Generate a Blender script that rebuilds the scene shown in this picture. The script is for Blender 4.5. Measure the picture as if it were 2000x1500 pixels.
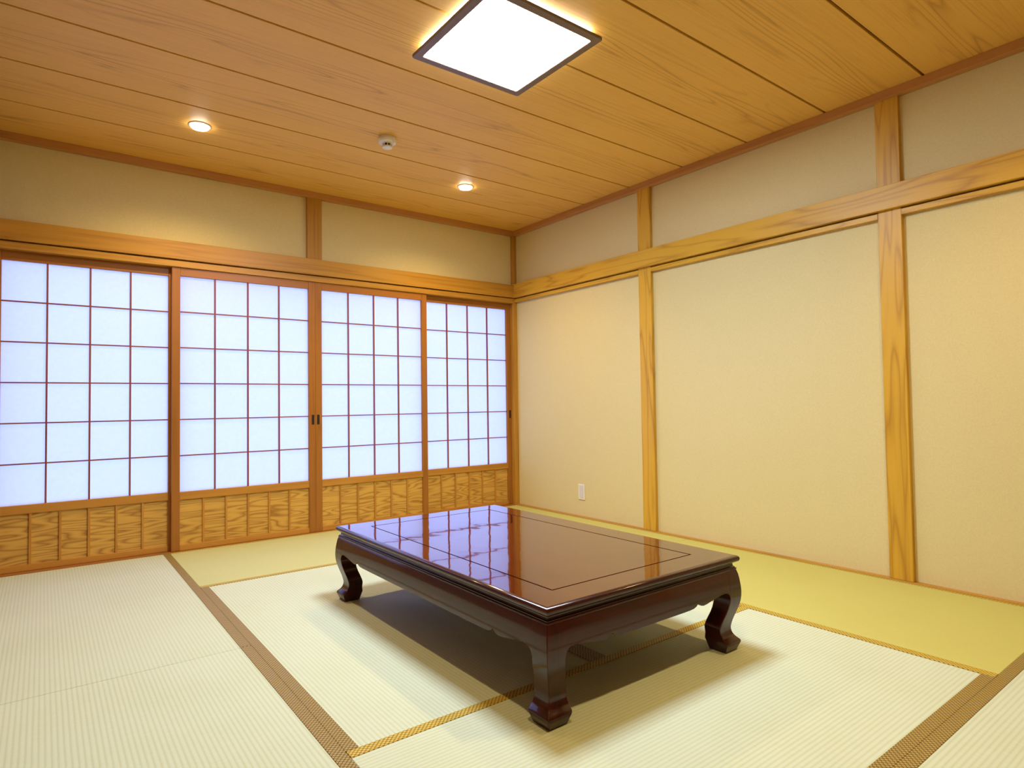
import bpy, bmesh, math
from mathutils import Matrix, Vector

# ------------------------------------------------------------------ clear
for o in list(bpy.data.objects):
    bpy.data.objects.remove(o, do_unlink=True)
scene = bpy.context.scene
COL = scene.collection

# ------------------------------------------------------------------ camera
YAW, PITCH, ROLL, FPX = -0.6503, 0.0311, -0.0143, 1204.45
CAM = Vector((-3.2899, -4.2764, 0.8803))
cam_data = bpy.data.cameras.new('camera')
cam = bpy.data.objects.new('camera', cam_data)
COL.objects.link(cam)
fwd = Vector((-math.sin(YAW) * math.cos(PITCH), math.cos(YAW) * math.cos(PITCH), math.sin(PITCH)))
r0 = Vector((math.cos(YAW), math.sin(YAW), 0))
u0 = r0.cross(fwd)
right = math.cos(ROLL) * r0 + math.sin(ROLL) * u0
up = -math.sin(ROLL) * r0 + math.cos(ROLL) * u0
M = Matrix.Identity(4)
for i in range(3):
    M[i][0], M[i][1], M[i][2], M[i][3] = right[i], up[i], -fwd[i], CAM[i]
cam.matrix_world = M
cam_data.sensor_width = 36.0
cam_data.lens = FPX * 36.0 / 2000.0
cam_data.clip_start = 0.02
scene.camera = cam

# ------------------------------------------------------------------ world and exposure
SKY_COLOR, SKY_STRENGTH = (0.320, 0.428, 1.0, 1), 2.65
LAMP_STRENGTH = 73.5
DOWNLIGHT_STRENGTH = 45.0   # visible lens
DOWNLIGHT_WATTS = 64.0      # beam
LAMP_TINT = (0.84, 1.0, 1.22)      # daylight-white panel
DOWN_TINT = (1.0, 0.74, 0.32)      # warm-white downlights
world = bpy.data.worlds.new('overcast_sky')
scene.world = world
world.use_nodes = True
bg = world.node_tree.nodes['Background']
bg.inputs[0].default_value = SKY_COLOR
bg.inputs[1].default_value = SKY_STRENGTH
vs = scene.view_settings
vs.view_transform = 'Standard'
vs.look = 'None'
vs.gamma = 1.0
vs.exposure = 0.0
vs.use_curve_mapping = False

# ------------------------------------------------------------------ material helpers
def lin(r, g, b):
    def f(c):
        c /= 255.0
        return c / 12.92 if c <= 0.04045 else ((c + 0.055) / 1.055) ** 2.4
    return (f(r), f(g), f(b), 1.0)

class NT:
    def __init__(self, name):
        self.m = bpy.data.materials.new(name)
        self.m.use_nodes = True
        self.t = self.m.node_tree
        self.b = self.t.nodes['Principled BSDF']
        self.out = self.t.nodes['Material Output']
    def n(self, kind, **kw):
        nd = self.t.nodes.new(kind)
        for k, v in kw.items():
            setattr(nd, k, v)
        return nd
    def put(self, sock, v):
        if isinstance(v, bpy.types.NodeSocket):
            self.t.links.new(v, sock)
        else:
            sock.default_value = v
    def math(self, op, a, b=0.0, c=0.0):
        nd = self.n('ShaderNodeMath', operation=op)
        self.put(nd.inputs[0], a); self.put(nd.inputs[1], b); self.put(nd.inputs[2], c)
        return nd.outputs[0]
    def vmath(self, op, a, b):
        nd = self.n('ShaderNodeVectorMath', operation=op)
        self.put(nd.inputs[0], a); self.put(nd.inputs[1], b)
        return nd.outputs[0]
    def mix(self, fac, a, b, blend='MIX'):
        nd = self.n('ShaderNodeMix', data_type='RGBA', blend_type=blend)
        self.put(nd.inputs[0], fac); self.put(nd.inputs[6], a); self.put(nd.inputs[7], b)
        return nd.outputs[2]
    def noise(self, vec, scale=1.0, detail=2.0, rough=0.5):
        nd = self.n('ShaderNodeTexNoise')
        self.put(nd.inputs['Vector'], vec)
        nd.inputs['Scale'].default_value = scale
        nd.inputs['Detail'].default_value = detail
        nd.inputs['Roughness'].default_value = rough
        return nd.outputs[0]
    def coords(self, randomise=True):
        tc = self.n('ShaderNodeTexCoord').outputs['Object']
        if not randomise:
            return tc
        oi = self.n('ShaderNodeObjectInfo').outputs['Random']
        cb = self.n('ShaderNodeCombineXYZ')
        self.put(cb.inputs[0], self.math('MULTIPLY', oi, 37.0))
        self.put(cb.inputs[1], self.math('MULTIPLY', oi, 91.0))
        self.put(cb.inputs[2], self.math('MULTIPLY', oi, 53.0))
        return self.vmath('ADD', tc, cb.outputs[0])
    def bump(self, height, strength=0.2, dist=0.001):
        nd = self.n('ShaderNodeBump')
        nd.inputs['Strength'].default_value = strength
        nd.inputs['Distance'].default_value = dist
        self.put(nd.inputs['Height'], height)
        self.t.links.new(nd.outputs[0], self.b.inputs['Normal'])
        return nd
    def set(self, color=None, rough=0.5, spec=None, coat=None):
        if color is not None:
            self.put(self.b.inputs['Base Color'], color)
        self.put(self.b.inputs['Roughness'], rough)
        if spec is not None:
            self.b.inputs['Specular IOR Level'].default_value = spec
        if coat is not None:
            self.b.inputs['Coat Weight'].default_value = coat
        return self.m

def axis_scale(axis, along, across):
    return tuple(along if a == axis else across for a in 'xyz')

def wood(name, light, dark, axis, along=0.7, across=9.0, rings=7.0, ring_amt=0.45, fibre_amt=0.3,
         mottle=0.25, rough=0.45, centre=None, spec=0.35, sharp=3.0):
    w = NT(name)
    co = w.coords()
    warp = w.noise(w.vmath('MULTIPLY', co, axis_scale(axis, along, across)), 1.0, 1.5, 0.45)
    ring = w.math('PINGPONG', w.math('MULTIPLY', warp, rings), 0.5)
    ring = w.math('POWER', w.math('MULTIPLY', ring, 2.0), sharp)
    if centre:
        raw = w.coords(False)
        sp = w.n('ShaderNodeSeparateXYZ'); w.put(sp.inputs[0], raw)
        d = w.math('DIVIDE', sp.outputs[centre[0]], centre[1])
        g = w.math('EXPONENT', w.math('MULTIPLY', w.math('MULTIPLY', d, d), -1.0))
        ring = w.math('MULTIPLY', ring, g)
    fib = w.noise(w.vmath('MULTIPLY', co, axis_scale(axis, 2.5, 160.0)), 1.0, 2.0)
    mot = w.noise(w.vmath('MULTIPLY', co, axis_scale(axis, 1.2, 7.0)), 1.0, 2.0)
    amt = w.math('MULTIPLY', ring, ring_amt)
    amt = w.math('ADD', amt, w.math('MULTIPLY', w.math('SUBTRACT', fib, 0.45), fibre_amt))
    amt = w.math('ADD', amt, w.math('MULTIPLY', w.math('SUBTRACT', mot, 0.5), mottle))
    nd = w.n('ShaderNodeClamp'); w.put(nd.inputs[0], amt)
    colour = w.mix(nd.outputs[0], light, dark)
    w.bump(fib, 0.08, 0.0005)
    return w.set(colour, rough, spec)

def plain(name, color, rough=0.5, spec=0.4, speckle=0.06, scale=60.0):
    w = NT(name)
    nz = w.noise(w.coords(), scale, 2.0)
    dark = tuple(c * (1 - speckle * 2) for c in color[:3]) + (1,)
    return w.set(w.mix(nz, dark, color), rough, spec)

def emitter(name, color, strength):
    w = NT(name)
    w.set((0.8, 0.8, 0.8, 1), 0.4)
    w.b.inputs['Emission Color'].default_value = color
    w.b.inputs['Emission Strength'].default_value = strength
    return w.m

# wall covering: warm beige woven paper
def wallpaper():
    w = NT('wallpaper_beige')
    co = w.coords(False)
    fine = w.noise(w.vmath('MULTIPLY', co, (260, 260, 90)), 1.0, 2.0)
    fine2 = w.noise(w.vmath('MULTIPLY', co, (90, 90, 300)), 1.0, 2.0)
    big = w.noise(co, 1.7, 3.0)
    f = w.math('ADD', w.math('MULTIPLY', fine, 0.5), w.math('MULTIPLY', fine2, 0.5))
    c = w.mix(f, lin(209, 190, 135), lin(235, 220, 167))
    c = w.mix(w.math('MULTIPLY', big, 0.25), c, lin(214, 197, 132))
    w.bump(f, 0.15, 0.0006)
    return w.set(c, 0.85, 0.15)

def tatami(name, light, stripe):
    w = NT(name)
    co = w.coords(False)
    sp = w.n('ShaderNodeSeparateXYZ'); w.put(sp.inputs[0], co)
    wob = w.math('MULTIPLY', w.noise(w.vmath('MULTIPLY', co, (5, 30, 1)), 1.0, 2.0), 0.002)
    y = w.math('ADD', sp.outputs[1], wob)
    s = w.math('SINE', w.math('MULTIPLY', y, 2 * math.pi / 0.0135))
    s = w.math('POWER', w.math('ADD', w.math('MULTIPLY', s, 0.5), 0.5), 2.0)
    streak = w.noise(w.vmath('MULTIPLY', co, (420, 25, 1)), 1.0, 2.0)
    big = w.noise(co, 2.2, 3.0)
    amt = w.math('ADD', w.math('MULTIPLY', s, 0.42), w.math('MULTIPLY', w.math('SUBTRACT', streak, 0.5), 0.5))
    amt = w.math('ADD', amt, w.math('MULTIPLY', w.math('SUBTRACT', big, 0.5), 0.5))
    cl = w.n('ShaderNodeClamp'); w.put(cl.inputs[0], amt)
    c = w.mix(cl.outputs[0], light, stripe)
    w.bump(w.math('ADD', w.math('MULTIPLY', s, -1.0), w.math('MULTIPLY', streak, 0.5)), 0.25, 0.0008)
    return w.set(c, 0.75, 0.2)

def brocade(name, gold, brown):
    w = NT(name)
    co = w.coords(False)
    sp = w.n('ShaderNodeSeparateXYZ'); w.put(sp.inputs[0], co)
    k = 2 * math.pi / 0.0135
    a = w.math('SINE', w.math('MULTIPLY', sp.outputs[0], k))
    b = w.math('SINE', w.math('MULTIPLY', sp.outputs[1], k))
    d = w.math('ABSOLUTE', w.math('ADD', a, b))
    f = w.math('GREATER_THAN', d, 0.62)
    nz = w.noise(co, 700.0, 1.0)
    f = w.math('MULTIPLY', f, w.math('ADD', 0.55, w.math('MULTIPLY', nz, 0.7)))
    cl = w.n('ShaderNodeClamp'); w.put(cl.inputs[0], f)
    return w.set(w.mix(cl.outputs[0], brown, gold), 0.55, 0.35)

def shoji_paper():
    w = NT('shoji_paper')
    nz = w.noise(w.coords(), 45.0, 3.0)
    col = w.mix(nz, (0.86, 0.86, 0.86, 1), (0.93, 0.93, 0.93, 1))
    d = w.n('ShaderNodeBsdfDiffuse'); w.put(d.inputs[0], col)
    t = w.n('ShaderNodeBsdfTranslucent'); w.put(t.inputs[0], col)
    mx = w.n('ShaderNodeMixShader'); mx.inputs[0].default_value = 0.75
    w.t.links.new(d.outputs[0], mx.inputs[1]); w.t.links.new(t.outputs[0], mx.inputs[2])
    w.t.links.new(mx.outputs[0], w.out.inputs['Surface'])
    return w.m

def lacquer(name, light, dark, axis, wave, coat_ior, coat_rough, base_rough, base_ior):
    w = NT(name)
    co = w.coords()
    warp = w.noise(w.vmath('MULTIPLY', co, axis_scale(axis, 0.8, 12)), 1.0, 2.0)
    ring = w.math('PINGPONG', w.math('MULTIPLY', warp, 9.0), 0.5)
    fib = w.noise(w.vmath('MULTIPLY', co, axis_scale(axis, 4, 150)), 1.0, 2.0)
    f = w.math('ADD', w.math('MULTIPLY', ring, 0.7), w.math('MULTIPLY', fib, 0.5))
    cl = w.n('ShaderNodeClamp'); w.put(cl.inputs[0], f)
    c = w.mix(cl.outputs[0], dark, light)
    wav = w.noise(w.vmath('MULTIPLY', co, (7, 5, 7)), 1.0, 2.0)
    bm = w.bump(wav, wave, 0.006)
    w.t.links.new(bm.outputs[0], w.b.inputs['Coat Normal'])
    m = w.set(c, base_rough, 0.5, 1.0)
    w.b.inputs['IOR'].default_value = base_ior
    w.b.inputs['Coat Roughness'].default_value = coat_rough
    w.b.inputs['Coat IOR'].default_value = coat_ior
    return m

MAT = {}
def W(kind, axis):
    key = kind + '_' + axis
    if key in MAT:
        return MAT[key]
    if kind == 'honey':      # posts and rails of the plaster wall
        m = wood('honey_wood_' + axis, lin(216, 167, 54), lin(150, 92, 24), axis, 0.9, 12, 6, 0.48, 0.35, 0.6, 0.42)
    elif kind == 'lintel':
        m = wood('lintel_wood_' + axis, lin(192, 140, 50), lin(126, 74, 22), axis, 0.6, 18, 5, 0.35, 0.35, 0.5, 0.42)
    elif kind == 'frame':    # shoji frames
        m = wood('shoji_frame_wood_' + axis, lin(166, 106, 40), lin(110, 62, 20), axis, 0.8, 14, 4, 0.25, 0.35, 0.4, 0.4)
    elif kind == 'panel':    # shoji lower boards with bold grain
        m = wood('shoji_board_wood_' + axis, lin(214, 166, 76), lin(126, 72, 18), axis, 1.8, 13, 12, 0.62, 0.3, 0.35, 0.42, sharp=2.2)
    elif kind == 'lattice':
        m = wood('lattice_wood_' + axis, lin(150, 78, 62), lin(104, 46, 40), axis, 1, 14, 4, 0.3, 0.3, 0.3, 0.5)
    elif kind == 'ceiling':
        m = wood('ceiling_board_wood_' + axis, lin(236, 184, 86), lin(164, 104, 32), axis, 0.5, 8, 13, 0.5, 0.45, 0.2, 0.5, centre=(1, 0.10), sharp=4.0)
    elif kind == 'cornice':
        m = wood('cornice_wood_' + axis, lin(194, 136, 72), lin(138, 88, 42), axis, 0.8, 14, 5, 0.3, 0.3, 0.3, 0.45)
    elif kind == 'rail':     # lighter rails and battens of the shoji
        m = wood('shoji_rail_wood_' + axis, lin(194, 136, 54), lin(136, 82, 28), axis, 0.8, 14, 4, 0.25, 0.35, 0.4, 0.4)
    elif kind == 'wainscot':  # dark wood added on the unseen walls to cut fill light
        m = wood('wainscot_wood_' + axis, lin(140, 96, 54), lin(98, 62, 32), axis, 0.7, 10, 6, 0.4, 0.35, 0.3, 0.5)
    elif kind == 'lacquer':
        m = lacquer('rosewood_lacquer_' + axis, lin(72, 19, 11), lin(34, 9, 6), axis, 0.04, 1.38, 0.09, 0.4, 1.2)
    elif kind == 'polish':
        m = lacquer('polished_lacquer_' + axis, lin(92, 26, 12), lin(60, 16, 8), axis, 0.12, 1.47, 0.02, 0.05, 1.2)
    MAT[key] = m
    return m

PAPER_WALL = wallpaper()
MAT_PALE = tatami('tatami_straw_pale', lin(204, 210, 184), lin(181, 182, 131))
MAT_SAGE = tatami('tatami_straw_sage', lin(198, 196, 136), lin(184, 180, 112))
MAT_GREEN = tatami('tatami_straw_green', lin(198, 190, 108), lin(180, 170, 84))
HERI_BROWN = brocade('brocade_brown', lin(178, 150, 82), lin(98, 76, 28))
HERI_GOLD_SHEEN = brocade('brocade_gold', lin(214, 186, 78), lin(138, 104, 26))  # border cloth lightened to gold, its sheen put into the colour
SHOJI = shoji_paper()
DARK_GAP = plain('dark_void', lin(30, 14, 6), 0.9, 0.1)
FRAME_DARK = plain('lamp_frame_brown', lin(126, 104, 88), 0.4, 0.4)
WHITE_PLASTIC = plain('white_plastic', lin(236, 230, 216), 0.4, 0.5, 0.02)
GREY_PLASTIC = plain('grey_plastic', lin(222, 216, 204), 0.4, 0.5, 0.02)
DARK_PLASTIC = plain('dark_slots', lin(70, 46, 32), 0.6, 0.3)
METAL_DARK = plain('dark_bronze_pull', lin(38, 20, 12), 0.45, 0.5)
SUBFLOOR = plain('subfloor_board', lin(110, 84, 54), 0.8, 0.2)
LAMP_GLOW = emitter('lamp_diffuser_glow', LAMP_TINT + (1,), LAMP_STRENGTH)
LAMP_EDGE = emitter('lamp_diffuser_edge_glow', LAMP_TINT + (1,), LAMP_STRENGTH * 0.07)
DOWN_GLOW = emitter('downlight_glow', (1.0, 0.93, 0.80, 1), DOWNLIGHT_STRENGTH)

# ------------------------------------------------------------------ object helpers
def tag(o, label=None, cat=None, group=None, kind=None):
    if label: o['label'] = label
    if cat: o['category'] = cat
    if group: o['group'] = group
    if kind: o['kind'] = kind
    return o

def world_of(o):
    v = Vector((0, 0, 0))
    while o:
        v = v + o.location
        o = o.parent
    return v

def empty(name, loc, label, cat, group=None, kind=None):
    o = bpy.data.objects.new(name, None)
    o.empty_display_size = 0.1
    o.location = loc
    COL.objects.link(o)
    return tag(o, label, cat, group, kind)

def link(name, me, mat, loc, parent=None):
    if mat is not None and not me.materials:
        me.materials.append(mat)
    o = bpy.data.objects.new(name, me)
    COL.objects.link(o)
    o.parent = parent
    o.location = Vector(loc) - (world_of(parent) if parent else Vector((0, 0, 0)))
    return o

def box_mesh(sx, sy, sz, bevel=0.0, name='box'):
    bm = bmesh.new()
    bmesh.ops.create_cube(bm, size=1.0)
    for v in bm.verts:
        v.co.x *= sx; v.co.y *= sy; v.co.z *= sz
    if bevel:
        bmesh.ops.bevel(bm, geom=list(bm.edges), offset=bevel, segments=1, affect='EDGES', clamp_overlap=True)
    me = bpy.data.meshes.new(name)
    bm.to_mesh(me); bm.free()
    return me

CACHE = {}
def box(name, x0, x1, y0, y1, z0, z1, mat, parent=None, bevel=0.0):
    """axis-aligned block; alike blocks share their mesh"""
    key = (round(x1 - x0, 5), round(y1 - y0, 5), round(z1 - z0, 5), mat.name, bevel)
    if key not in CACHE:
        CACHE[key] = box_mesh(x1 - x0, y1 - y0, z1 - z0, bevel, name)
    return link(name, CACHE[key], mat, ((x0 + x1) / 2, (y0 + y1) / 2, (z0 + z1) / 2), parent)

def mesh_obj(name, verts, faces, mat, loc, parent=None, smooth=False):
    me = bpy.data.meshes.new(name)
    me.from_pydata([tuple(v) for v in verts], [], faces)
    bm = bmesh.new(); bm.from_mesh(me)
    bmesh.ops.recalc_face_normals(bm, faces=list(bm.faces))
    bm.to_mesh(me); bm.free()
    if smooth:
        for p in me.polygons: p.use_smooth = True
        try:
            me.set_sharp_from_angle(angle=math.radians(38))
        except Exception:
            pass
    return link(name, me, mat, loc, parent)

def lathe(name, prof, mat, loc, parent=None, n=48, smooth=True):
    """prof: list of (radius, z)"""
    V, F = [], []
    for r, z in prof:
        for i in range(n):
            a = 2 * math.pi * i / n
            V.append((r * math.cos(a), r * math.sin(a), z))
    for k in range(len(prof) - 1):
        for i in range(n):
            j = (i + 1) % n
            F.append((k * n + i, k * n + j, (k + 1) * n + j, (k + 1) * n + i))
    F.append(tuple(range(n)))
    F.append(tuple((len(prof) - 1) * n + i for i in range(n)))
    return mesh_obj(name, V, F, mat, loc, parent, smooth)

def rect_sweep(name, hx, hy, prof, mat, loc, parent=None, cap_top=False, cap_bot=False, smooth=False):
    """prof: list of (inset, z); mitred rectangular ring"""
    V, F = [], []
    for ins, z in prof:
        a, b = hx - ins, hy - ins
        V += [(-a, -b, z), (a, -b, z), (a, b, z), (-a, b, z)]
    for k in range(len(prof) - 1):
        for i in range(4):
            j = (i + 1) % 4
            F.append((k * 4 + i, k * 4 + j, k * 4 + 4 + j, k * 4 + 4 + i))
    if cap_top: F.append((0, 1, 2, 3))
    if cap_bot:
        n = (len(prof) - 1) * 4
        F.append((n, n + 1, n + 2, n + 3))
    return mesh_obj(name, V, F, mat, loc, parent, smooth)

# ------------------------------------------------------------------ room dimensions (metres)
XL = -3.56            # side wall with the doorway
YR = -5.46            # rear wall
ZC = 2.39             # underside of the ceiling boards
Z_TRIM = 2.348        # lower edge of the cornice
Z_N0, Z_N1 = 1.80, 1.918   # lintel rail
Z_K = 1.760           # lower edge of the strip below it
XW, YW = 0.025, 0.022      # plaster planes

# ------------------------------------------------------------------ floor slab
floor = box('floor', -4.95, 0.20, YR - 0.15, 0.20, -0.115, -0.055, SUBFLOOR)
tag(floor, 'wooden subfloor lying beneath the tatami mats', 'floor', kind='structure')

# ------------------------------------------------------------------ ceiling with boards
ceiling = box('ceiling', XL - 0.15, 0.20, YR - 0.15, 0.20, ZC + 0.016, ZC + 0.06, DARK_GAP)
tag(ceiling, 'wood-grain boarded ceiling with narrow dark grooves between boards', 'ceiling', kind='structure')
PITCH_B, GAP = 0.4575, 0.0110
for k in range(12):
    y1 = 0.0125 - PITCH_B * k - GAP / 2
    y0 = y1 - PITCH_B + GAP
    if k == 0: y1 = 0.02
    if k == 11: y0 = YR
    box('ceiling_board', XL, 0.02, y0, y1, ZC, ZC + 0.016, W('ceiling', 'x'), ceiling, 0.0015)

# ------------------------------------------------------------------ right wall (plaster between posts)
wall_r = box('wall_right', XW, XW + 0.14, YR - 0.15, 0.20, -0.055, ZC + 0.016, PAPER_WALL)
tag(wall_r, 'beige papered wall divided by honey-coloured wooden posts', 'wall', kind='structure')
for ya, yb in ((-1.530, -1.420), (-3.073, -2.968), (-4.62, -4.515)):
    box('post', 0.0, XW + 0.01, ya, yb, 0.004, Z_TRIM + 0.01, W('honey', 'z'), wall_r, 0.002)
box('lintel_rail', -0.024, XW + 0.008, YR, 0.0, Z_N0, Z_N1, W('honey', 'y'), wall_r, 0.002)
prev = 0.0
for ya, yb in ((-1.530, -1.420), (-3.073, -2.968), (-4.62, -4.515), (YR, YR)):
    box('lintel_strip', -0.002, XW + 0.006, yb, prev, Z_K + 0.004, Z_N0 - 0.008, W('honey', 'y'), wall_r, 0.0015)
    prev = ya
box('cornice', -0.016, XW + 0.02, YR, 0.02, Z_TRIM, ZC, W('cornice', 'y'), wall_r, 0.0015)
box('floor_strip', -0.006, XW + 0.008, YR, 0.02, -0.055, 0.004, W('lintel', 'y'), wall_r, 0.001)
# corner post
box('corner_post', -0.018, XW + 0.02, -0.006, 0.12, -0.055, Z_TRIM + 0.01, W('lintel', 'z'), wall_r, 0.002)

# ------------------------------------------------------------------ shoji wall: plaster band above the doors, lintel, sill
wall_l = box('wall_left', XL - 0.15, XW + 0.005, YW, YW + 0.12, Z_N0 - 0.01, ZC + 0.016, PAPER_WALL)
tag(wall_l, 'beige papered wall band above the shoji doors', 'wall', kind='structure')
box('lintel_rail', XL, -0.0, -0.026, YW + 0.008, Z_N0, Z_N1 - 0.008, W('lintel', 'x'), wall_l, 0.002)
box('lintel_strip', XL, -0.018, -0.012, YW + 0.10, Z_K - 0.006, Z_N0 - 0.006, W('lintel', 'x'), wall_l, 0.0015)
box('post', -1.824, -1.721, -0.006, YW + 0.01, Z_N1 - 0.010, Z_TRIM + 0.01, W('lintel', 'z'), wall_l, 0.002)
box('cornice', XL, 0.02, -0.018, YW + 0.02, Z_TRIM, ZC, W('cornice', 'x'), wall_l, 0.0015)
box('door_sill', XL, -0.018, -0.012, 0.13, -0.055, 0.002, W('frame', 'x'), wall_l, 0.001)
box('corner_post', XL - 0.05, -3.519, -0.006, 0.12, -0.055, Z_TRIM + 0.01, W('lintel', 'z'), wall_l, 0.002)

# ------------------------------------------------------------------ unseen sides of the room: doorway wall and rear wall
wall_s = box('wall_side', XL - 0.12, XL, -2.0, 0.20, -0.055, ZC + 0.016, W('wainscot', 'z'))
tag(wall_s, 'unseen side wall, brown wood added to cut fill light, with an open doorway', 'wall', kind='structure')
box('wall_section', XL - 0.12, XL, YR - 0.15, -5.0, -0.055, ZC + 0.016, W('wainscot', 'z'), wall_s)
box('wall_section', XL - 0.12, XL, -5.0, -2.0, 1.80, ZC + 0.016, PAPER_WALL, wall_s)
for ya, yb in ((-2.05, -1.95), (-5.05, -4.95)):
    box('post', XL - 0.13, XL + 0.02, ya, yb, -0.055, Z_TRIM, W('honey', 'z'), wall_s, 0.002)
box('lintel_rail', XL - 0.01, XL + 0.045, YR, 0.0, Z_N0, Z_N1, W('honey', 'y'), wall_s, 0.002)
box('cornice', XL - 0.01, XL + 0.03, YR, 0.0, Z_TRIM, ZC, W('cornice', 'y'), wall_s, 0.0015)
wall_b = box('wall_rear', -4.95, 0.20, YR - 0.12, YR, -0.055, ZC + 0.016, W('wainscot', 'z'))
tag(wall_b, 'unseen rear wall, brown wood added to cut fill light, opposite the shoji doors', 'wall', kind='structure')
box('lintel_rail', XL, 0.0, YR - 0.01, YR + 0.04, Z_N0, Z_N1, W('honey', 'x'), wall_b, 0.002)
wall_c = box('wall_corridor', -4.95, -4.83, YR, -1.6, -0.055, ZC + 0.016, PAPER_WALL)
tag(wall_c, 'beige papered wall of the corridor beyond the doorway', 'wall', kind='structure')
box('wall_section', -4.95, XL - 0.12, -1.7, -1.6, -0.055, ZC + 0.016, PAPER_WALL, wall_c)
box('corridor_ceiling', -4.95, XL - 0.12, YR, -1.6, ZC - 0.06, ZC + 0.016, PAPER_WALL, wall_c)
box('corridor_floor', -4.83, XL, YR, -1.7, -0.055, 0.0, W('honey', 'y'), wall_c)

# ------------------------------------------------------------------ shoji doors
COLW, ROWH = 0.20, 0.2232
ZPT, ZPB = 1.7013, 0.3621
def shoji(name, xl, y, label, pulls):
    """xl: left edge of the paper field, y: front face"""
    xr = xl + 4 * COLW
    st = 0.0465
    d = empty(name, (xl + 2 * COLW, y, 0.002), label, 'door', kind='structure')
    fx, fz = W('frame', 'x'), W('frame', 'z')
    stiles = {}
    for k, (a, b) in (('l', (xl - st, xl)), ('r', (xr, xr + st))):
        stiles[k] = box('stile', a, b, y, y + 0.030, 0.003, Z_K + 0.004, fz, d, 0.0018)
    for side in pulls:
        px = xr + 0.6 * st if side == 'r' else xl - 0.6 * st
        p = rect_sweep('pull', 0.0085, 0.034, [(0.0, 0.0), (0.0, 0.0016), (0.0025, 0.0016), (0.003, 0.0004)],
                       METAL_DARK, (px, y, 0.785), stiles[side], cap_bot=True)
        p.rotation_euler = (math.radians(90), 0, 0)
    box('rail', xl, xr, y + 0.001, y + 0.029, ZPT, Z_K + 0.004, fx, d, 0.0015)
    box('rail', xl, xr, y + 0.001, y + 0.029, 0.314, ZPB, W('rail', 'x'), d, 0.0015)
    box('rail', xl, xr, y + 0.001, y + 0.029, 0.003, 0.037, W('rail', 'x'), d, 0.0015)
    # lattice bars
    for i in range(1, 4):
        x = xl + i * COLW
        box('lattice_bar', x - 0.0046, x + 0.0046, y + 0.006, y + 0.0180, ZPB, ZPT, W('lattice', 'z'), d)
    for j in range(1, 6):
        z = ZPB + j * ROWH
        box('lattice_bar', xl, xr, y + 0.0072, y + 0.0180, z - 0.0036, z + 0.0036, W('lattice', 'x'), d)
    # paper panes
    if 'pane' not in CACHE:
        me = bpy.data.meshes.new('pane')
        a, b = COLW / 2, ROWH / 2
        me.from_pydata([(-a, 0, -b), (a, 0, -b), (a, 0, b), (-a, 0, b)], [], [(0, 1, 2, 3)])
        me.materials.append(SHOJI)
        CACHE['pane'] = me
    for i in range(4):
        for j in range(6):
            link('pane', CACHE['pane'], None, (xl + (i + 0.5) * COLW, y + 0.0184, ZPB + (j + 0.5) * ROWH), d)
    # lower boards with battens
    bw = 4 * COLW / 6
    for i in range(6):
        box('board', xl + i * bw, xl + (i + 1) * bw - 0.0004, y + 0.013, y + 0.022, 0.035, 0.316, W('panel', 'x'), d)
    for i in range(1, 6):
        x = xl + i * bw
        box('batten', x - 0.0058, x + 0.0058, y + 0.004, y + 0.0135, 0.037, 0.314, W('rail', 'z'), d, 0.001)
    return d
YB = 0.036
shoji('door_1', -3.475, YB, 'wood and paper shoji door on the rear track, farthest from the corner post', '')
shoji('door_2', -2.6157, 0.0, 'front-track shoji door meeting its neighbour at paired pulls, farther from the corner post', 'r')
shoji('door_3', -1.7224, 0.0, 'front-track shoji door with a pull on its stile, nearer the corner post', 'l')
shoji('door_4', -0.8642, YB, 'rear-track shoji door closed against the corner post', 'r')

# ------------------------------------------------------------------ tatami mats
def mat_piece(x0, x1, y0, y1, axis, label, straw, heri):
    """axis: long direction; heri = dict side -> brocade material ('lo' / 'hi' long sides)"""
    cx, cy = (x0 + x1) / 2, (y0 + y1) / 2
    e = empty('tatami_mat', (cx, cy, -0.055), label, 'tatami mat', 'tatami mats covering the floor')
    L, S = (x1 - x0, y1 - y0) if axis == 'x' else (y1 - y0, x1 - x0)
    g, ge = 0.0002, 0.0013     # joint at the long edges / at the ends
    rot = 0.0 if axis == 'x' else math.radians(90)
    b = link('straw_surface', box_mesh(L - 2 * ge, S - 2 * g, 0.0535, 0.0015), straw, (cx, cy, -0.055 + 0.0535 / 2), e)
    b.rotation_euler = (0, 0, rot)
    hw = 0.0365
    for side, (m, w) in heri.items():
        sgn = -1 if side == 'lo' else 1
        off = sgn * (S / 2 - g - w / 2)
        me = box_mesh(L - 2 * ge, w, 0.0556, 0.0008)
        if axis == 'x':
            p = (cx, cy + off, -0.055 + 0.0278)
        else:
            p = (cx + off, cy, -0.055 + 0.0278)
        h = link('border_cloth', me, m, p, e)
        h.rotation_euler = (0, 0, rot)
    return e
# the cloth border laps around each long edge of the mat
HB, HG, HT = (HERI_BROWN, 0.0365), (HERI_GOLD_SHEEN, 0.034), (HERI_GOLD_SHEEN, 0.016)
X1, X2, X3 = -0.907, -1.765, -2.671
Y1, Y2, Y3, Y4 = -0.925, -1.847, -2.742, -3.625
mat_piece(X3, X1, Y1, -0.012, 'x', 'greenish tatami mat lying lengthwise along the two middle shoji doors', MAT_SAGE, {'lo': (HERI_GOLD_SHEEN, 0.030), 'hi': HT})
mat_piece(X3, X2, Y3, Y1, 'y', 'pale tatami mat under the table half farther from the papered wall', MAT_PALE, {'lo': HB, 'hi': HB})
mat_piece(X2, X1, Y3, Y1, 'y', 'pale tatami mat under the table half nearer the papered wall', MAT_PALE, {'lo': HB, 'hi': HB})
mat_piece(X3, X1, Y4, Y3, 'x', 'pale tatami mat under the table end away from the shoji doors', MAT_PALE, {'hi': HG, 'lo': HB})
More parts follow.
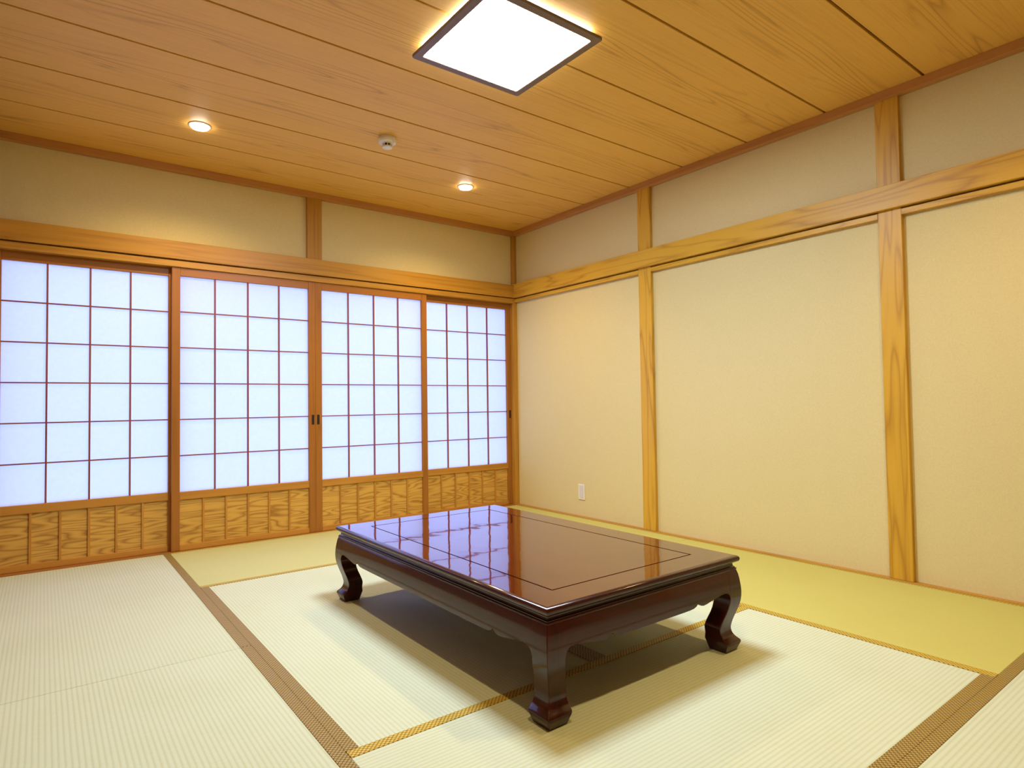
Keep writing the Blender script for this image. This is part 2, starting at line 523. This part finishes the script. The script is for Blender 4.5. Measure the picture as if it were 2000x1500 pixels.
mat_piece(X1, -0.006, -1.80, -0.012, 'y', 'green tatami mat in the corner beneath the wall outlet', MAT_GREEN, {'lo': HG, 'hi': HT})
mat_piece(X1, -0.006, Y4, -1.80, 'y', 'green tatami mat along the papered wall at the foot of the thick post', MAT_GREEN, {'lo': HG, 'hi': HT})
mat_piece(XL, X3, Y2, -0.012, 'y', 'pale tatami mat butting against the rear-track shoji door far from the corner', MAT_PALE, {'hi': HB, 'lo': HB})
mat_piece(XL, X3, Y4, Y2, 'y', 'pale tatami mat behind the borderless seam, one mat away from the shoji doors', MAT_PALE, {'hi': HB, 'lo': HB})
mat_piece(-1.78, -0.006, Y4 - 0.905, Y4, 'x', 'pale tatami mat beyond the wide double brown border, against the papered wall', MAT_PALE, {'hi': HB, 'lo': HB})
mat_piece(XL, -1.78, Y4 - 0.905, Y4, 'x', 'pale tatami mat beside the open doorway', MAT_PALE, {'hi': HB, 'lo': HB})
mat_piece(-1.78, -0.006, YR, Y4 - 0.905, 'x', 'pale tatami mat in the corner of the rear wall', MAT_PALE, {'hi': HB, 'lo': HB})
mat_piece(XL, -1.78, YR, Y4 - 0.905, 'x', 'pale tatami mat along the rear wall by the doorway', MAT_PALE, {'hi': HB, 'lo': HB})

# ------------------------------------------------------------------ low lacquered table
TX, TY = -1.7655, -2.257
HX, HY = 0.450, 0.745          # half size at the lip
ZT = 0.329
table = empty('low_table', (TX, TY, 0.0), 'low dark red lacquered table with curved hoof legs on tatami', 'table')
LX, LY = W('lacquer', 'y'), W('lacquer', 'x')
LT = W('polish', 'y')
GX, GY = 0.328, 0.627          # groove around the inset panel
# frame of the top: rounded lip, flat border, groove
ring = [(HX - GX + 0.0015, ZT - 0.0135), (HX - GX + 0.0012, ZT - 0.0045), (HX - GX - 0.0026, ZT - 0.0045), (HX - GX - 0.0034, ZT)]
lip = [(0.0135, ZT), (0.0085, ZT - 0.0008), (0.0045, ZT - 0.0026), (0.0016, ZT - 0.0055), (0.0, ZT - 0.0095),
       (0.0, ZT - 0.0145), (0.0018, ZT - 0.0190), (0.0058, ZT - 0.0225), (0.0105, ZT - 0.0240), (0.018, ZT - 0.0246)]
def frame_ring():
    prof = ring + lip[:1]
    V, F = [], []
    for ins, z in prof:
        a, b = HX - ins, HY - ins
        if ins > 0.1:   # groove follows the panel, not a constant inset
            k = ins - (HX - GX)
            a, b = GX - k, GY - k
        V += [(-a, -b, z), (a, -b, z), (a, b, z), (-a, b, z)]
    for k in range(len(prof) - 1):
        for i in range(4):
            j = (i + 1) % 4
            F.append((k * 4 + i, k * 4 + j, k * 4 + 4 + j, k * 4 + 4 + i))
    return mesh_obj('top_frame', V, F, LT, (TX, TY, 0), table, True)
frame_ring()
rect_sweep('edge_lip', HX, HY, lip, LX, (TX, TY, 0), table, smooth=True)
rect_sweep('top_panel', GX, GY, [(0.0036, ZT - 0.0002), (0.0026, ZT - 0.0040), (0.0, ZT - 0.0050), (0.0, ZT - 0.016)],
           LT, (TX, TY, 0), table, cap_top=True, cap_bot=True)
rect_sweep('moulding', HX, HY, [(0.060, ZT - 0.0245), (0.014, ZT - 0.0245), (0.0165, ZT - 0.0275), (0.0178, ZT - 0.032),
           (0.0165, ZT - 0.0365), (0.0135, ZT - 0.0390), (0.0120, ZT - 0.0395), (0.0120, ZT - 0.0420), (0.0088, ZT - 0.0432),
           (0.0080, ZT - 0.0462), (0.0095, ZT - 0.0490), (0.060, ZT - 0.0490)], LX, (TX, TY, 0), table, smooth=True)

def lerp_table(tab, z):
    tab = sorted(tab)
    if z <= tab[0][0]: return tab[0][1]
    if z >= tab[-1][0]: return tab[-1][1]
    for k in range(len(tab) - 1):
        z0, v0 = tab[k]; z1, v1 = tab[k + 1]
        if z0 <= z <= z1:
            # Catmull-Rom through neighbours
            pm = tab[k - 1] if k > 0 else tab[k]
            pn = tab[k + 2] if k + 2 < len(tab) else tab[k + 1]
            t = (z - z0) / (z1 - z0)
            m0 = (v1 - pm[1]) / (z1 - pm[0]) * (z1 - z0)
            m1 = (pn[1] - v0) / (pn[0] - z0) * (z1 - z0)
            return ((2 * t ** 3 - 3 * t ** 2 + 1) * v0 + (t ** 3 - 2 * t ** 2 + t) * m0 +
                    (-2 * t ** 3 + 3 * t ** 2) * v1 + (t ** 3 - t ** 2) * m1)
OUT_UP = [(0.034, 0.002), (0.040, 0.008), (0.047, 0.0145), (0.056, 0.0200), (0.066, 0.0235), (0.080, 0.0245), (0.107, 0.0185), (0.131, 0.0105),
          (0.170, -0.0005), (0.205, -0.003), (0.240, 0.000), (0.265, 0.004), (0.281, 0.009)]
def outer(z):
    if z < 0.034:                     # hoof: undercut face below the toe edge
        return 0.012 + (0.001 - 0.012) * (z / 0.028) if z < 0.028 else 0.001
    return lerp_table(OUT_UP, z)
INNER = [(0.0, 0.080), (0.026, 0.087), (0.036, 0.090), (0.055, 0.089), (0.080, 0.0905), (0.100, 0.085), (0.138, 0.072), (0.165, 0.067), (0.190, 0.064), (0.24, 0.068), (0.281, 0.070)]
def inner(z): return max(lerp_table(INNER, z), outer(z) + 0.03)
ZTOP = 0.2805
levels = [0.0, 0.010, 0.020, 0.028, 0.034, 0.0405, 0.046, 0.051, 0.056, 0.061, 0.067, 0.074, 0.082, 0.092, 0.104, 0.116, 0.130, 0.145,
          0.160, 0.175, 0.190, 0.205, 0.220, 0.235, 0.250, 0.265, 0.274, ZTOP]
for sx, sy in ((-1, -1), (1, -1), (1, 1), (-1, 1)):
    V, F = [], []
    c = 0.0022
    for z in levels:
        o, i = outer(z), inner(z)
        xo, xi, yo, yi = HX - o, HX - i, HY - o, HY - i
        ringp = [(xo - c, yo), (xo, yo - c), (xo, yi + c), (xo - c, yi), (xi + c, yi), (xi, yi + c), (xi, yo - c), (xi + c, yo)]
        V += [(sx * a, sy * b, z) for a, b in ringp]
    n = 8
    for k in range(len(levels) - 1):
        for i in range(n):
            j = (i + 1) % n
            F.append((k * n + i, k * n + j, (k + 1) * n + j, (k + 1) * n + i))
    F.append(tuple(range(n))); F.append(tuple((len(levels) - 1) * n + i for i in range(n)))
    mesh_obj('leg', V, F, W('lacquer', 'z'), (TX, TY, 0), table, True)

# aprons: bulging face, scalloped lower edge with a small cusp and an arch into each leg
EDGE = [(0.060, 0.180), (0.064, 0.192), (0.070, 0.203), (0.080, 0.2105), (0.095, 0.2125), (0.115, 0.2115), (0.145, 0.2080), (0.175, 0.2030),
        (0.200, 0.1985), (0.218, 0.1970), (0.232, 0.2000), (0.243, 0.2075), (0.2455, 0.2100), (0.249, 0.2085), (0.256, 0.2025), (0.270, 0.1980),
        (0.290, 0.1965), (0.320, 0.1960)]
def apron(half, place):
    """half: half length along the side; place(s, inset, z) -> local xyz"""
    ss = []
    for off, z in EDGE: ss.append((-(half - off), z))
    m = 10
    a0 = half - EDGE[-1][0]
    for i in range(1, m): ss.append((-a0 + 2 * a0 * i / m, 0.1960))
    for off, z in reversed(EDGE): ss.append(((half - off), z))
    V, F = [], []
    R = 9
    for s, zb in ss:
        for q in range(R + 1):
            z = zb + (ZTOP - zb) * q / R
            V.append(place(s, outer(z) + 0.0004, z))
        V.append(place(s, 0.045, ZTOP)); V.append(place(s, outer(zb) + 0.030, zb))
    n = R + 3
    for k in range(len(ss) - 1):
        for i in range(n):
            j = (i + 1) % n
            F.append((k * n + i, k * n + j, (k + 1) * n + j, (k + 1) * n + i))
    F.append(tuple(range(n))); F.append(tuple((len(ss) - 1) * n + i for i in range(n)))
    return V, F
for sgn in (-1, 1):
    V, F = apron(HY, lambda s, ins, z: (sgn * (HX - ins), s, z))
    mesh_obj('apron', V, F, LX, (TX, TY, 0), table, True)
    V, F = apron(HX, lambda s, ins, z: (s, sgn * (HY - ins), z))
    mesh_obj('apron', V, F, LY, (TX, TY, 0), table, True)

# ------------------------------------------------------------------ square ceiling lamp
lx, ly, hs = -1.772, -2.268, 0.285
lamp = empty('ceiling_lamp', (lx, ly, ZC), 'glowing square ceiling lamp with a dark brown frame', 'ceiling lamp')
def soft_box(name, h, z0, z1, r, mat):
    bm = bmesh.new()
    bmesh.ops.create_cube(bm, size=1.0)
    for v in bm.verts:
        v.co.x *= 2 * h; v.co.y *= 2 * h; v.co.z = z0 if v.co.z < 0 else z1
    ed = [e for e in bm.edges if abs(e.verts[0].co.z - e.verts[1].co.z) > 1e-6]
    bmesh.ops.bevel(bm, geom=ed, offset=r, segments=4, affect='EDGES')
    me = bpy.data.meshes.new(name); bm.to_mesh(me); bm.free()
    return link(name, me, mat, (lx, ly, 0), lamp)
dif = soft_box('diffuser', 0.262, 2.3580, ZC - 0.003, 0.02, LAMP_GLOW)
dif.data.materials.append(LAMP_EDGE)            # the thin side walls of the diffuser pass less light
for p in dif.data.polygons:
    if abs(p.normal.z) < 0.5: p.material_index = 1
soft_box('base_plate', 0.20, ZC - 0.003, ZC, 0.01, WHITE_PLASTIC)
def rounded_frame():
    def rr(h, r, z):
        out = []
        for cx, cy, a0 in ((h - r, h - r, 0), (-h + r, h - r, 90), (-h + r, -h + r, 180), (h - r, -h + r, 270)):
            for q in range(5):
                a = math.radians(a0 + q * 22.5)
                out.append((cx + r * math.cos(a), cy + r * math.sin(a), z))
        return out
    zb, zt = 2.350, 2.3615
    loops = [rr(hs, 0.012, zt), rr(hs, 0.012, zb + 0.002), rr(hs - 0.002, 0.012, zb), rr(hs - 0.034, 0.006, zb), rr(hs - 0.036, 0.006, zb + 0.002), rr(hs - 0.036, 0.006, zt)]
    V, F = [], []
    n = 20
    for L in loops: V += L
    for k in range(len(loops)):
        k2 = (k + 1) % len(loops)
        for i in range(n):
            j = (i + 1) % n
            F.append((k * n + i, k * n + j, k2 * n + j, k2 * n + i))
    return mesh_obj('frame', V, F, FRAME_DARK, (lx, ly, 0), lamp)
rounded_frame()

# ------------------------------------------------------------------ downlights
def downlight(x, y, label):
    d = empty('downlight', (x, y, ZC), label, 'downlight', 'recessed downlights in the ceiling')
    lathe('trim_ring', [(0.054, 0.0), (0.054, -0.003), (0.050, -0.0055), (0.0445, -0.0055), (0.0445, -0.001)], WHITE_PLASTIC, (x, y, ZC), d)
    lathe('lens', [(0.044, -0.002), (0.0435, -0.011), (0.040, -0.0145), (0.030, -0.0165), (0.014, -0.0175), (0.002, -0.0178)], DOWN_GLOW, (x, y, ZC), d)
    ld = bpy.data.lights.new('beam', 'SPOT')
    ld.energy = DOWNLIGHT_WATTS; ld.color = DOWN_TINT
    ld.spot_size = math.radians(150); ld.spot_blend = 1.0; ld.shadow_soft_size = 0.03
    lo = bpy.data.objects.new('beam', ld); COL.objects.link(lo)
    lo.parent = d; lo.location = (0, 0, -0.055)
downlight(-2.633, -0.685, 'lit round downlight in the ceiling, farther from the corner post')
downlight(-0.963, -0.715, 'lit round downlight in the ceiling, nearer the corner post')
downlight(-2.633, -3.74, 'lit round downlight in the ceiling by the doorway')
downlight(-0.963, -3.74, 'lit round downlight in the ceiling near the rear stretch of papered wall')

# ------------------------------------------------------------------ smoke detector
sx_, sy_ = -1.752, -1.122
sd = empty('smoke_detector', (sx_, sy_, ZC), 'white round smoke detector with dark vents on the ceiling', 'smoke detector')
lathe('base', [(0.046, 0.0), (0.0475, -0.003), (0.0475, -0.012), (0.046, -0.014)], WHITE_PLASTIC, (sx_, sy_, ZC), sd)
lathe('body', [(0.050, -0.012), (0.051, -0.016), (0.050, -0.026), (0.046, -0.032), (0.030, -0.036), (0.026, -0.037)], WHITE_PLASTIC, (sx_, sy_, ZC), sd)
chamber = lathe('sensor_chamber', [(0.0225, -0.034), (0.0225, -0.052)], DARK_PLASTIC, (sx_, sy_, ZC), sd, smooth=False)
for k in range(8):
    a = math.radians(22.5 + 45 * k)
    v = box('vent_rib', sx_ - 0.003, sx_ + 0.003, sy_ - 0.002, sy_ + 0.002, ZC - 0.052, ZC - 0.034, WHITE_PLASTIC, chamber)
    v.location = (0.0245 * math.cos(a), 0.0245 * math.sin(a), -0.043)
    v.rotation_euler = (0, 0, a)
lathe('cap', [(0.0275, -0.0505), (0.0285, -0.053), (0.0275, -0.058), (0.022, -0.0605), (0.010, -0.0615)], WHITE_PLASTIC, (sx_, sy_, ZC), sd)
st = box('pull_tab', sx_ + 0.018, sx_ + 0.023, sy_ - 0.030, sy_ - 0.0285, ZC - 0.062, ZC - 0.014, WHITE_PLASTIC, sd)
st.location = (0.010, -0.0535, -0.036)
st.rotation_euler = (math.radians(3), 0, 0)

# ------------------------------------------------------------------ wall outlet
oy, oz = -0.792, 0.189
wo = empty('wall_outlet', (XW, oy, oz), 'white rectangular outlet plate low on the papered wall', 'outlet')
def yz_plate(name, hy, hz, x0, x1, bevel, mat):
    return link(name, box_mesh(x1 - x0, 2 * hy, 2 * hz, bevel), mat, ((x0 + x1) / 2, oy, oz), wo)
yz_plate('plate', 0.035, 0.0595, XW - 0.0075, XW, 0.002, WHITE_PLASTIC)
yz_plate('insert', 0.0215, 0.050, XW - 0.0092, XW - 0.006, 0.001, GREY_PLASTIC)
